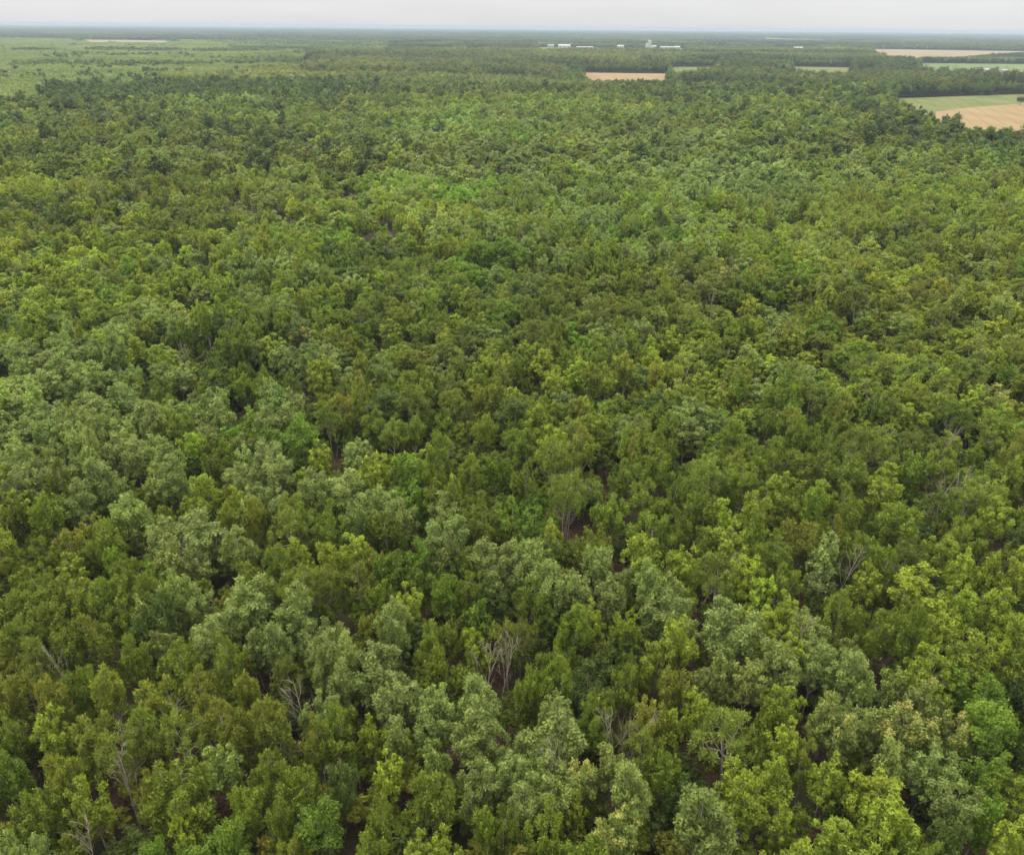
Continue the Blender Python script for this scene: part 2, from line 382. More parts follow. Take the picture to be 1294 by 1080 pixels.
# ------------------------------------------------------------------ species
SPEC = {  # form, leaf colour, tip colour, tip amount, words
 'S': ('round', (0.132, 0.170, 0.068), (0.27, 0.31, 0.12), 0.3, 'grey-green'),
 'L': ('round', (0.136, 0.168, 0.064), (0.50, 0.44, 0.14), 0.50, 'grey-green cream-flecked'),
 'G': ('tuft',  (0.102, 0.138, 0.025), (0.17, 0.20, 0.03), 0.3, 'mid-green'),
 'D': ('dense', (0.054, 0.080, 0.022), (0.07, 0.12, 0.03), 0.2, 'dark green'),
 'Y': ('loose', (0.150, 0.192, 0.030), (0.24, 0.29, 0.03), 0.4, 'yellow-green'),
 'O': ('tuft',  (0.126, 0.150, 0.032), (0.27, 0.21, 0.04), 0.3, 'rust-tipped olive'),
 'B': ('dense', (0.092, 0.148, 0.024), (0.14, 0.21, 0.02), 0.4, 'bright green'),
 'W': ('wispy', (0.112, 0.142, 0.038), (0.15, 0.18, 0.04), 0.3, 'thin-crowned olive'),
}
SPEC = {k: (v[0], tuple(c * q for c, q in zip(v[1], (1.38, 1.38, .85))), tuple(c * 1.1 for c in v[2]), v[3], v[4]) for k, v in SPEC.items()}
SL = list(SPEC)
def jit(c, g, a=0.16):
    g.random()
    k = 1 + a * g.normal() * .8
    return tuple(max(0.01, x * k * (1 + a * .15 * g.normal())) for x in c)

# ------------------------------------------------------------------ individually seen trees: crown centre (photo px), crown width, species
NEAR = '''
12,920,48,G 62,918,52,Y 100,928,58,O 185,905,62,G 150,950,66,W 232,925,66,W 15,978,55,B 70,978,50,O 45,1022,66,G 115,1012,60,Y 8,1070,50,S 58,1070,42,S
225,985,92,G 287,955,46,S 188,1012,44,O 287,1052,60,B 232,1045,45,Y 190,1077,42,B 312,1005,50,G
330,905,44,O 337,965,50,G 375,992,60,G 405,1037,80,B 425,910,60,G 405,937,44,O 470,930,38,Y 420,985,52,D 495,970,45,Y 510,928,42,S 548,897,58,S 550,945,42,S
592,915,70,S 540,1000,76,G 600,985,56,S 627,960,58,S 612,1047,42,G 482,1037,45,G 462,1067,50,G 562,1073,48,Y 360,1078,34,O 350,1040,50,G 640,1050,50,G
709,930,84,S 652,952,50,S 665,1010,55,S 682,1052,60,G 752,897,50,G 827,897,56,O 808,945,46,W 837,970,50,G 775,965,56,L 797,1002,64,S 745,987,48,L 732,1015,34,Y
787,1045,60,L 885,1045,98,S 868,1000,40,D 880,900,45,Y 925,925,84,W 852,925,36,Y 940,985,68,Y 947,1022,64,Y 757,1072,42,L
975,900,42,G 1000,930,50,Y 1042,905,50,L 1062,932,45,L 1100,920,50,S 1020,952,45,O 1150,915,74,L 1207,922,60,L 1172,965,68,S 1122,965,46,S 1205,1002,66,S
975,985,58,Y 1040,985,60,Y 1100,1002,78,Y 1122,1040,84,Y 985,1032,50,Y 1055,1055,76,Y 1250,905,78,B 1255,970,74,B 1240,1022,52,B 1286,1010,46,Y 1276,1065,60,Y
1162,1075,60,G 1290,930,42,D 1210,1062,46,D
5,710,42,O 55,732,54,G 105,747,50,O 150,725,45,G 200,725,46,B 250,750,52,S 307,747,70,S 20,762,60,G 57,777,56,G 25,803,54,W 92,802,54,G 127,800,50,O
150,775,50,G 182,792,45,D 207,802,38,S 267,792,60,S 50,837,50,W 100,860,50,G 167,827,50,G 222,830,56,G 290,830,50,G 140,870,54,O 187,877,58,O 247,865,54,O 312,872,42,O 10,870,50,O
62,885,56,O 30,862,48,W
335,742,46,S 365,767,60,S 392,800,56,S 332,800,46,S 347,712,50,G 405,735,46,W 450,732,46,W 497,720,46,B 532,727,42,B 478,747,40,G 514,758,46,Y 562,747,44,B 592,742,45,G
602,777,46,B 540,802,46,G 564,802,38,G 602,807,42,Y 642,802,44,W 485,830,74,S 425,812,50,S 440,860,48,S 400,832,38,S 367,860,46,W 502,872,64,S 560,882,58,S 603,885,64,S 405,890,50,S
640,720,58,S 622,750,45,D 550,845,42,G 465,790,40,O
665,747,46,G 702,725,66,S 725,745,55,S 773,747,46,S 815,735,50,S 847,762,60,S 860,792,42,L 870,715,50,Y 910,727,60,W 925,787,76,S 955,747,42,Y 717,792,58,G 745,780,46,Y
795,787,38,G 830,827,50,Y 855,862,50,O 770,827,45,D 702,832,46,G 705,862,60,G 790,862,45,G 657,802,44,W 895,852,46,S 920,827,42,S 945,852,46,L 880,882,42,Y 755,882,42,G 700,897,50,S
985,722,50,G 1037,732,46,S 1070,762,55,G 1095,730,44,Y 1160,742,76,Y 1215,722,46,Y 1112,782,55,G 1000,792,55,Y 985,832,60,S 1030,832,55,S 1080,852,60,S 1130,862,46,S 1152,782,50,G
1195,792,50,Y 1212,832,72,Y 1252,822,50,Y 1286,802,50,Y 1257,762,50,Y 1284,730,46,Y 1180,892,56,L 1242,872,74,B 1286,872,46,D 1050,885,50,S 990,882,50,Y
35,577,60,S 72,592,55,S 140,562,50,S 165,572,46,S 127,607,56,S 207,582,50,S 227,602,46,S 270,582,42,G 257,622,50,Y 165,637,56,S 32,622,46,S 15,637,46,Y 60,652,56,G 87,680,46,O
130,682,50,G 202,667,50,S 250,665,76,S 307,692,50,S 310,602,46,S 320,650,34,O 207,702,46,S 10,690,42,O 150,707,36,B
335,572,50,S 357,592,46,S 405,572,36,Y 375,555,56,B 397,612,46,S 435,607,60,S 480,627,50,S 507,642,50,S 475,587,42,Y 525,602,42,B 527,622,46,B 560,572,50,G 592,602,46,G 577,622,32,Y
560,662,56,S 605,655,50,G 622,690,60,S 372,642,50,W 415,662,46,G 450,677,42,D 495,672,42,G 490,708,50,B 465,705,32,O 387,702,44,Y 422,702,40,Y 360,702,36,O 527,703,40,B
655,555,44,G 697,555,50,Y 742,562,50,O 660,602,42,G 715,612,76,W 792,590,46,G 830,580,46,G 890,592,60,W 945,602,50,G 885,637,46,G 820,622,50,G 770,642,50,G 945,632,42,O 820,662,56,G
862,662,44,G 650,642,46,B 677,652,50,B 660,702,58,S 752,707,50,S 805,700,60,Y 850,712,42,Y 925,682,60,Y 895,682,40,G
985,572,52,G 1022,582,58,G 1075,592,56,G 1112,557,54,W 1160,587,42,G 1200,582,50,G 1237,615,72,W 1285,572,46,O 985,617,50,Y 1032,622,54,Y 1075,637,50,G 1125,617,50,Y 1137,652,58,G
1220,667,46,G 1015,672,58,O 985,692,56,G 1092,692,50,G 1150,692,58,W 1192,692,50,Y 1252,645,50,Y 1286,682,42,D 1180,640,44,W
'''
near = []
for tok in NEAR.split():
    a, b, c, s = tok.split(','); near.append((float(a), float(b), float(c), s))
NX = np.array([[t[0], t[1]] for t in near])
# gaps of bare ground seen between crowns (photo px at the ground), radius in metres
GAPS = [(728, 680, 3.6), (800, 940, 3.2), (868, 975, 4.2), (868, 1030, 3.2), (375, 955, 3.4), (455, 1030, 3.0), (890, 790, 2.6), (885, 830, 2.4), (648, 905, 2.6), (645, 870, 2.2),
        (1215, 1072, 2.6), (1190, 800, 2.6), (560, 925, 2.4), (180, 1060, 3.0), (300, 900, 2.4), (690, 985, 2.6), (1010, 1050, 2.6), (1085, 975, 2.4), (858, 600, 4.0), (460, 600, 4.0),
        (250, 480, 5.0), (470, 320, 7.0), (505, 330, 7.0), (1250, 690, 3.4), (1170, 640, 3.2), (1030, 600, 3.4), (700, 400, 6), (205, 705, 3.0), (100, 640, 3.0)]
GAPW = [(tuple(ground(a, b, 0.0)), r) for a, b, r in GAPS]

tw = []   # x, y, scale, height factor, species, px, py
for (px, py, w, s) in near:
    fm = FORMS[SPEC[s][0]]
    zc = fm['h'] * 0.76
    x, y = ground(px, py, zc)
    dep = project(np.array(x), np.array(y), zc)[2]
    width = w * float(dep) / F
    k = width / (2 * fm['rad'] * 1.12)
    k = min(max(k * 1.07, 0.64), 1.6)
    hf = min(1.12, max(0.72, 0.72 + 0.3 * k))
    x, y = ground(px, py, zc * hf)
    tw.append([float(x), float(y), k, hf, s, px, py])

# ------------------------------------------------------------------ fields and openings (photo px, height at which the edge is seen)
FIELDS = {
 'right_green': gpoly([(1128, 124, 0), (1180, 122.6, 0), (1294, 119, 0), (1600, 109, 0), (1600, 150, 0), (1400, 172, 12), (1294, 166, 14), (1222, 164, 14), (1198, 154, 14), (1170, 145, 15), (1130, 134, 15)]),
 'right_tan': gpoly([(1183, 141.5, 0), (1225, 136, 0), (1294, 131, 0), (1600, 116, 0), (1600, 148, 0), (1400, 170, 12), (1294, 165, 13.5), (1224, 163, 13.5), (1203, 154, 13), (1183, 147, 12)]),
 'centre_tan': gpoly([(736, 91.8, 0), (800, 92.6, 0), (846, 93, 0), (842, 98.5, 16), (790, 99, 16), (738, 98, 16)]),
 'strip_green': gpoly([(1000, 84.4, 0), (1078, 85.4, 0), (1074, 91, 19.5), (1004, 90, 19.5)]),
 'strip_green_left': gpoly([(846, 84.8, 0), (906, 84.6, 0), (900, 88, 18.5), (850, 88, 18.5)]),
 'far_green': gpoly([(1163, 80, 0), (1294, 81.2, 0), (1600, 84, 0), (1600, 100, 0), (1294, 98, 15), (1225, 92, 17), (1163, 90, 17)]),
 'far_tan': gpoly([(1100, 62.2, 0), (1294, 65.0, 0), (1600, 69, 0), (1600, 71, 0), (1294, 71.5, 0), (1205, 79, 0), (1165, 79, 0), (1150, 74, 19), (1110, 66, 19)]),
 'left_clearing': gpoly([(100, 50.2, 0), (215, 51.6, 0), (222, 54.0, 5), (112, 53.0, 5)]),
 'yard': gpoly([(1226, 88.5, 0), (1300, 90, 0), (1420, 92, 0), (1420, 102, 0), (1294, 98, 12), (1240, 94, 12)]),
 'town': gpoly([(680, 60.0, 0), (866, 61.4, 0), (866, 64.0, 17), (680, 62.8, 17)]),
}
SCRUB = [gpoly([(-400, 47, 0), (0, 48.2, 0), (520, 52, 0), (505, 64, 12), (430, 74, 12), (330, 87, 12), (250, 96, 12), (150, 106, 12), (60, 117, 12), (0, 128, 12), (-400, 190, 12)]),
         gpoly([(900, 54.6, 0), (965, 55.2, 0), (960, 61, 8), (905, 61, 8)])]
def open_field(x, y):
    m = np.zeros(len(x), bool)
    for k, p in FIELDS.items(): m |= in_poly(x, y, p)
    return m

# lanes and hollows in the canopy (photo px)
LANES = [([(0, 215), (130, 240), (300, 262), (400, 300), (520, 325), (640, 350), (820, 395), (980, 412)], 7), ([(0, 330), (180, 325), (260, 345)], 5), ([(560, 240), (700, 215), (830, 160)], 8),
         ([(1190, 165), (1060, 200), (900, 215)], 9), ([(180, 440), (250, 478), (330, 472), (400, 520)], 4), ([(640, 640), (735, 662), (850, 602), (900, 560), (1080, 560)], 3),
         ([(380, 180), (420, 230), (500, 300)], 6), ([(940, 410), (1010, 390), (1110, 430), (1294, 425)], 5), ([(470, 600), (540, 580), (640, 545)], 3)]
def lane_amount(X, Y):
    m = np.zeros(len(X))
    for pts, wd in LANES:
        q = [ground(a, b, 6.0) for a, b in pts]
        for (x0, y0), (x1, y1) in zip(q[:-1], q[1:]):
            dx, dy = x1 - x0, y1 - y0; t = np.clip(((X - x0) * dx + (Y - y0) * dy) / (dx * dx + dy * dy), 0, 1)
            d = np.hypot(X - x0 - t * dx, Y - y0 - t * dy) + 3 * (vnoise(X, Y, 9, 51) - .5)
            m = np.maximum(m, np.clip(1.3 - d / wd, 0, 1))
    return m
# ------------------------------------------------------------------ automatic trees
def hexgrid(x0, x1, y0, y1, s, g, j=0.3):
    xs = np.arange(x0, x1, s); ys = np.arange(y0, y1, s * .87)
    X, Y = np.meshgrid(xs, ys); X = X + (np.arange(len(ys)) % 2)[:, None] * s * .5
    X = X.ravel() + g.normal(size=X.size) * s * j; Y = Y.ravel() + g.normal(size=Y.size) * s * j
    return X, Y
def species_at(X, Y, g):
    """species letter by drift patches, steered by what the photograph shows where"""
    px, py, dep = project(X, Y, 10.0)
    n = len(X); n1 = vnoise(X, Y, 26, 1); n2 = vnoise(X, Y, 40, 2); n3 = vnoise(X, Y, 13, 3); u = g.random(n)
    P = np.zeros((n, len(SL)))          # weights S L G D Y O B W
    base = dict(S=.16, L=.02, G=.42, D=.05, Y=.12, O=.12, B=.04, W=.12)
    for i, s in enumerate(SL): P[:, i] = base[s]
    def blob(cx, cy, rx, ry, s, w):
        P[:, SL.index(s)] += w * np.exp(-(((px - cx) / rx) ** 2 + ((py - cy) / ry) ** 2))
    for a in [(120, 480, 130, 45, 'S', 4), (60, 540, 120, 40, 'S', 4), (260, 520, 80, 35, 'S', 2.5), (920, 230, 90, 50, 'S', 2), (620, 230, 130, 50, 'S', 1.2), (860, 290, 60, 30, 'S', 1.2),
              (500, 170, 90, 25, 'S', 1), (790, 175, 120, 30, 'S', 1.0), (1110, 210, 90, 22, 'S', 1.5), (270, 195, 70, 20, 'S', 1), (385, 440, 26, 22, 'S', 4), (720, 270, 50, 16, 'S', 2), (240, 385, 20, 14, 'L', 4),
              (350, 330, 80, 12, 'S', 1.0), (1140, 385, 25, 16, 'S', 2), (900, 350, 30, 15, 'L', 2),
              (40, 235, 80, 22, 'Y', 2.5), (200, 350, 90, 25, 'Y', 1.2), (40, 330, 90, 40, 'Y', 1), (1130, 440, 90, 50, 'Y', 2), (1220, 290, 90, 45, 'Y', 1.6), (40, 400, 50, 20, 'Y', 2), (180, 445, 50, 14, 'Y', 4),
              (660, 475, 50, 16, 'Y', 2), (575, 392, 14, 12, 'Y', 6), (1000, 400, 60, 30, 'Y', 1), (1010, 350, 120, 20, 'Y', .8),
              (430, 295, 40, 14, 'B', 6), (560, 235, 60, 12, 'B', 3), (630, 330, 50, 22, 'B', 3), (640, 175, 40, 10, 'B', 1.5), (1020, 345, 40, 10, 'B', 3), (360, 540, 50, 20, 'B', 2), (740, 420, 30, 14, 'B', 1.5), (1060, 405, 30, 12, 'B', 2), (1195, 250, 40, 20, 'B', 1.2),
              (230, 330, 60, 14, 'O', 2), (500, 430, 60, 30, 'O', 1.2), (800, 480, 60, 14, 'O', 2.5), (1080, 255, 60, 16, 'O', 1.5), (730, 350, 60, 20, 'O', 1), (1130, 500, 60, 30, 'O', 1), (450, 500, 20, 14, 'O', 4), (560, 505, 12, 8, 'O', 6),
              (480, 320, 60, 14, 'D', 2.5), (560, 375, 40, 12, 'D', 1.6), (60, 260, 60, 14, 'D', .8), (230, 100, 240, 14, 'D', 3), (60, 118, 80, 10, 'D', 3), (420, 84, 200, 10, 'D', 3), (700, 88, 230, 9, 'D', 6), (1000, 95, 120, 9, 'D', 3),
              (1100, 130, 30, 14, 'D', 3), (1160, 145, 40, 18, 'D', 4), (1200, 170, 60, 12, 'D', 3), (1280, 175, 30, 16, 'D', 3), (1180, 105, 150, 14, 'D', 3), (920, 125, 70, 6, 'D', 1.5),
              (1100, 300, 130, 50, 'W', .8), (1100, 480, 120, 50, 'W', 1), (700, 400, 120, 30, 'W', 1), (480, 340, 80, 20, 'W', 1)]:
        blob(*a)
    P[:, 0] *= 0.45 + 1.4 * (n1 > .55); P[:, 4] *= 0.5 + 1.3 * (n2 > .55); P[:, 5] *= 0.5 + 1.3 * (n3 > .6)
    P[:, 3] += np.where(dep > 900, 0.35, 0)
    cs = np.cumsum(P, 1); cs /= cs[:, -1:]
    return (u[:, None] > cs).sum(1).clip(0, len(SL) - 1)

def frustum(X, Y, m_side, z=8.0, near_cut=40):
    px, py, dep = project(X, Y, z)
    return (np.abs(X) < (Y * 0.70 + m_side)) & (Y > near_cut)

g = np.random.default_rng(21)
auto = []
X, Y = hexgrid(-360, 360, 18, 420, 5.2, g)
thin = g.random(len(X)) < .10; thin &= Y > 140; X, Y = X[~thin], Y[~thin]
k = frustum(X, Y, 22, near_cut=18); X, Y = X[k], Y[k]
px, py, dep = project(X, Y, 10.0)
tx = np.array([t[0] for t in tw]); ty = np.array([t[1] for t in tw]); tk = np.array([t[2] for t in tw])
keep = np.ones(len(X), bool)
for i in range(len(X)):
    dd = np.hypot(tx - X[i], ty - Y[i])
    if (dd < 2.95 * tk + 0.35).any(): keep[i] = False
for (gx, gy), r in GAPW: keep &= np.hypot(X - gx, Y - gy) > r * .8 + .8
keep &= ~open_field(X, Y)
keep &= g.random(len(X)) > 0.04 + .4 * lane_amount(X, Y)
X, Y, px, py, dep = X[keep], Y[keep], px[keep], py[keep], dep[keep]
sp = species_at(X, Y, g)
for i in range(len(X)):       # among the listed trees take the neighbours' kind
    if py[i] > 545:
        j = np.argsort((NX[:, 0] - px[i]) ** 2 + (NX[:, 1] - py[i]) ** 2)[:3]
        if g.random() < 0.85: sp[i] = SL.index(near[int(j[int(g.integers(0, 3))])][3])
kk = np.clip(1.0 + 0.16 * g.normal(size=len(X)), 0.68, 1.4); hh = np.clip(0.97 + 0.09 * g.normal(size=len(X)), 0.72, 1.2)
hh = hh * (0.84 + .34 * vnoise(X, Y, 17, 41)); hh = np.where(vnoise(X, Y, 12, 42) > .80, hh * .66, hh)
hh = hh * (1 + .3 * (vnoise(X, Y, 55, 44) - .5)) * (1 - .55 * lane_amount(X, Y)); kk = kk * np.where(Y > 130, 1.2, 1.0)
kk = np.where(py > 545, kk * 0.9, kk)
allt = [tuple(t) for t in tw] + [(X[i], Y[i], kk[i], hh[i], SL[sp[i]], px[i], py[i]) for i in range(len(X))]

# the 295 trees that show largest are objects; the rest of the wood is one mass
def shown(t):
    h = FORMS[SPEC[t[4]][0]]['h'] * t[3] * .78
    a, b, d = project(np.array(t[0]), np.array(t[1]), h); inside = -15 < a < W + 15 and -15 < b < H + 25
    return (1 if inside else 0) * t[2] / float(d)
allt.sort(key=lambda t: -shown(t))
singles, rest = allt[:296], allt[296:]

# ------------------------------------------------------------------ setting: ground, fields
def sheet(name, poly, z, mat, label):
    me = bpy.data.meshes.new(name); me.from_pydata([(p[0], p[1], z) for p in poly], [], [tuple(range(len(poly)))]); me.update()
    if me.polygons[0].normal.z < 0: me.flip_normals()
    me.materials.append(mat); o = bpy.data.objects.new(name, me); sc.collection.objects.link(o)
    o['kind'] = 'structure'; o['label'] = label
    return o
EXT = 24500
sheet('ground', [(-EXT, -EXT * .02), (EXT, -EXT * .02), (EXT, EXT), (-EXT, EXT)], 0.0, M_LITTER, 'reddish brown forest floor with leaf litter under the trees')
sheet('field', FIELDS['right_green'], 0.03, M_CROP, 'green and yellow crop strip behind the ripe field at right')
sheet('field', FIELDS['right_tan'], 0.06, M_WHEAT, 'tan ripe crop field at the right edge')
sheet('field', FIELDS['centre_tan'], 0.03, M_WHEAT, 'narrow tan field behind the wood near the centre')
sheet('field', FIELDS['strip_green'], 0.03, M_CROP, 'small light green field between two belts of trees')
sheet('field', FIELDS['strip_green_left'], 0.03, M_CROP, 'thin green field strip right of the narrow tan field')
sheet('field', FIELDS['far_green'], 0.03, M_CROP2, 'bright green field behind the tree belt at right')
sheet('field', FIELDS['far_tan'], 0.03, M_STUB, 'wide pale tan field in the far right distance')
sheet('field', FIELDS['left_clearing'], 0.06, M_STUB, 'pale bare clearing far off at left')
sheet('yard', FIELDS['yard'], 0.09, M_GRAVEL, 'pale gravel farmyard behind the tree belt')
sheet('field', FIELDS['town'], 0.03, M_CROP2, 'open grass around the distant sheds')
for i, p in enumerate(SCRUB): sheet('clearing', p, 0.03, M_CROP, 'light green open scrub land' if i == 0 else 'far light green clearing at right of centre')

# ------------------------------------------------------------------ individual trees
def zone(px, py):
    v = ('along the bottom edge' if py > 1010 else 'low in the photo' if py > 900 else 'in the lower third' if py > 780 else 'below mid-height' if py > 660 else 'around mid-height')
    f = px / W
    hz = ('left edge' if f < .06 else 'far left' if f < .18 else 'left' if f < .32 else 'left of centre' if f < .44 else 'centre' if f < .56 else
          'right of centre' if f < .68 else 'right' if f < .82 else 'far right' if f < .94 else 'right edge')
    return v, hz
info = []
for t in singles:
    h = FORMS[SPEC[t[4]][0]]['h'] * t[3]
    a, b, d = project(np.array(t[0]), np.array(t[1]), h * .78); info.append((float(a), float(b), t[2] * 6.2 / float(d) * F))
IA = np.array(info)
cat_form = {'round': 'round-crowned', 'tuft': 'upright', 'wispy': 'bare-stemmed', 'loose': 'open-crowned', 'dense': 'full-crowned'}
labels = []
for i, t in enumerate(singles):
    v, hz = zone(IA[i, 0], IA[i, 1])
    w = SPEC[t[4]][4]
    dx = IA[:, 0] - IA[i, 0]; dy = IA[:, 1] - IA[i, 1]; dd = dx ** 2 + dy ** 2; dd[i] = 1e9
    for j in np.argsort(dd)[:12]:
        if SPEC[singles[j][4]][4] != w: break
    rel = ('left of' if dx[j] > 0 else 'right of') if abs(dx[j]) > abs(dy[j]) else ('in front of' if dy[j] < 0 else 'behind')
    size = 'large ' if t[2] > 1.12 else 'small ' if t[2] < 0.82 else ''
    labels.append((size, w, v, hz, rel, SPEC[singles[j][4]][4]))
def lab(i, extra=''):
    size, w, v, hz, rel, nb = labels[i]
    return ('%s%s%s tree %s, %s, %s %s one' % (extra, size, w, v, hz, rel, nb)).strip()
final = [lab(i) for i in range(len(singles))]
from collections import defaultdict
grp = defaultdict(list)
for i, s in enumerate(final): grp[s].append(i)
for s, ids in grp.items():
    if len(ids) == 1: continue
    byx = sorted(ids, key=lambda i: IA[i, 0])
    if len(ids) == 2:
        if abs(IA[ids[0], 0] - IA[ids[1], 0]) > abs(IA[ids[0], 1] - IA[ids[1], 1]): names = ['leftmost ', 'rightmost ']; o_ = byx
        else: names = ['nearer ', 'farther ']; o_ = sorted(ids, key=lambda i: -IA[i, 1])
    else: names = ['leftmost ', 'second ', 'third ', 'fourth ', 'fifth ', 'sixth ']; o_ = byx
    for q, i in enumerate(o_): final[i] = lab(i, names[min(q, 5)])

proto_root = {}
for i, t in enumerate(singles):
    x, y, k, hf, s, px, py = t
    form, tint, tipc, tipa, words = SPEC[s]; g_ = np.random.default_rng(5000 + i); v = int(g_.integers(0, NV))
    root = bpy.data.objects.new('broadleaf_tree', None); sc.collection.objects.link(root)
    root.empty_display_size = 0.5
    root.location = (x, y, 0); lean = 0.05
    if form == 'wispy' and px > 960: lean = 0.16
    if form == 'wispy' and px > 985:
        lean = 0.3 + .28 * g_.random(); root.location.x -= math.sin(lean) * 9.5 * hf
    root.rotation_euler = (g_.normal() * .04, lean, 0) if lean > .2 else (g_.normal() * lean * .6, (abs(g_.normal()) * lean if px > 960 and form == 'wispy' else g_.normal() * lean * .6), g_.random() * 6.28 if lean < .1 else 0)
    root.scale = (k, k, hf)
    root['label'] = final[i]; root['category'] = 'tree'; root['group'] = 'broadleaf trees of the near canopy'
    tm, cm = PROTO[(form, v)]
    for nm, me in (('trunk', tm), ('crown', cm)):
        c = bpy.data.objects.new(nm, me); sc.collection.objects.link(c); c.parent = root
        if nm == 'crown':
            c['tint'] = jit(tint, g_, .13); c['tipc'] = jit(tipc, g_, .1); c['tipa'] = tipa * float(g_.choice([0.3, 0.7, 1.2, 1.6]))
            if lean > .1: c.rotation_euler = (0, 0, 0)

# ------------------------------------------------------------------ dead and bare trees
def dead_tree(px, py, h, lean, label, seed):
    g_ = np.random.default_rng(seed); x, y = ground(px, py, h * .75)
    root = bpy.data.objects.new('dead_tree', None); sc.collection.objects.link(root); root.location = (x - lean[0] * h * .5, y - lean[1] * h * .5, 0)
    root['label'] = label; root['category'] = 'dead tree'; root['group'] = 'bare dead trees among the crowns'
    top = np.array([lean[0] * h, lean[1] * h, h])
    tr = [np.array([0, 0, -.3]), top * .35 + g_.normal(size=3) * .12, top * .7 + g_.normal(size=3) * .15, top]
    tv, tf = tube(tr, .09, .025, 6); o = bpy.data.objects.new('trunk', mesh_from('trunk', tv, tf, M_DEAD)); sc.collection.objects.link(o); o.parent = root
    for i in range(9):
        u = .3 + .65 * i / 9; st = top * u; a = g_.random() * 6.28; L = (1.1 - u) * h * .36 + .5
        e = st + np.array([math.cos(a) * L * .5, math.sin(a) * L * .5, L * 1.15]); m = (st + e) / 2 + g_.normal(size=3) * .2
        parts = [tube([st, m, e], .036, .010, 4)]
        for q in range(6):
            s2 = m + (e - m) * q / 6; e2 = s2 + (e - st) * .35 + g_.normal(size=3) * .32; parts.append(tube([s2, (s2 + e2) / 2 + g_.normal(size=3) * .08, e2], .020, .005, 3))
        vv, ff = join(parts); o = bpy.data.objects.new('branch', mesh_from('branch', vv, ff, M_DEAD)); sc.collection.objects.link(o); o.parent = root
for i, (px, py, h, ln, lb) in enumerate([
    (617, 835, 11, (0.05, 0), 'pale forked bare tree behind grey-green crowns, low and just left of centre'),
    (640, 830, 11, (0.12, 0), 'thin bare stem leaning right beside the pale forked bare tree'),
    (378, 885, 11, (-.05, 0), 'bare twiggy tree in the gap low at left of centre'),
    (362, 930, 9, (-.35, 0), 'bare tree leaning left over brown ground, low left of centre'),
    (155, 970, 11, (0, 0), 'bare forked tree in front of a thin olive crown, lower left'),
    (110, 1060, 9, (.1, 0), 'small bare tree forking wide at the bottom left'),
    (245, 705, 10, (-.35, .1), 'thin pale dead stem leaning left above grey-green crowns at left'),
    (692, 965, 11, (.15, 0), 'bare stems leaning right below a large grey-green crown, low right of centre'),
    (775, 925, 10, (-.15, 0), 'bare stem leaning left beside the dark gap at bottom right of centre'),
    (805, 925, 10, (.3, 0), 'bare stem leaning right beside the dark gap at bottom right of centre'),
    (1072, 715, 11, (.3, .1), 'pale dead trunk leaning right, right side just below mid-height'),
    (1187, 625, 12, (.35, .1), 'cluster of pale bare stems leaning right at the far right'),
    (1200, 618, 12, (.45, .1), 'long pale bare stem leaning farthest right at the far right'),
    (1010, 800, 11, (.06, 0), 'thin bare tree between crowns at right in the lower third'),
    (1190, 560, 12, (.4, 0), 'bare grey stems above mid-height leaning at the right'),
    (925, 720, 10, (.05, 0), 'bare fanned stems under thin crown right of centre'),
    (720, 640, 10, (.1, 0), 'bare stems rising beside the brown gap near the centre'),
    (235, 450, 12, (-.1, 0), 'pale dead tree beside a dark gap at upper left'),
    (750, 440, 12, (0, 0), 'straight pale dead trunk above mid-height right of centre'),
    (900, 385, 14, (0, 0), 'tall pale dead trunk above mid-height at right'),
    (215, 905, 9, (.25, 0), 'thin bare stem leaning right behind green crown at lower left'),
    (75, 840, 10, (-.2, 0), 'pale twiggy bare tree at the far left in the lower third'),
    (1262, 720, 10, (.25, 0), 'bare pale branch arching right at the right edge')]):
    dead_tree(px, py, h + 2.2, ln, lb, 900 + i)

for i, (px, py, wd, ht, lb) in enumerate([
    (1291, 126, 17, 10, 'dark round tree standing alone in the field at the right edge'),
    (1147, 137, 15, 17, 'tall dark tree at the left corner of the right-hand fields'),
    (1163, 142, 13, 18, 'dark tree against the green strip, second from the left corner'),
    (1176, 150, 10, 17, 'tall narrow dark tree where the tan field begins'),
    (1196, 150, 9, 12, 'small dark round tree in front of the tan field'),
    (1188, 168, 13, 15, 'broad bright-topped tree below the corner of the tan field'),
    (1212, 172, 14, 15, 'dark green tree below the left end of the tan field'),
    (1236, 178, 12, 13, 'round dark tree below the middle of the tan field'),
    (1276, 168, 13, 15, 'large grey-green tree below the tan field near the right edge'),
    (1291, 180, 14, 16, 'large dark tree at the right edge below the tan field')]):
    g_ = np.random.default_rng(7000 + i); root = bpy.data.objects.new('field_edge_tree', None); sc.collection.objects.link(root)
    x, y = ground(px, py, ht * .62); root.location = (x, y, 0); root.scale = (wd / 6.6, wd / 6.6, ht / 13.0); root.rotation_euler = (0, 0, g_.random() * 6)
    root['label'] = lb; root['category'] = 'tree'; root['group'] = 'trees along the edge of the right-hand fields'
    sp_ = 'S' if i == 8 else 'B' if i == 5 else 'D'; form, tint, tipc, tipa, _ = SPEC[sp_]; tm, cm = PROTO[(form, i % NV)]
    for nm, me in (('trunk', tm), ('crown', cm)):
        c = bpy.data.objects.new(nm, me); sc.collection.objects.link(c); c.parent = root
        if nm == 'crown': c['tint'] = jit(tint, g_, .1); c['tipc'] = tipc; c['tipa'] = tipa

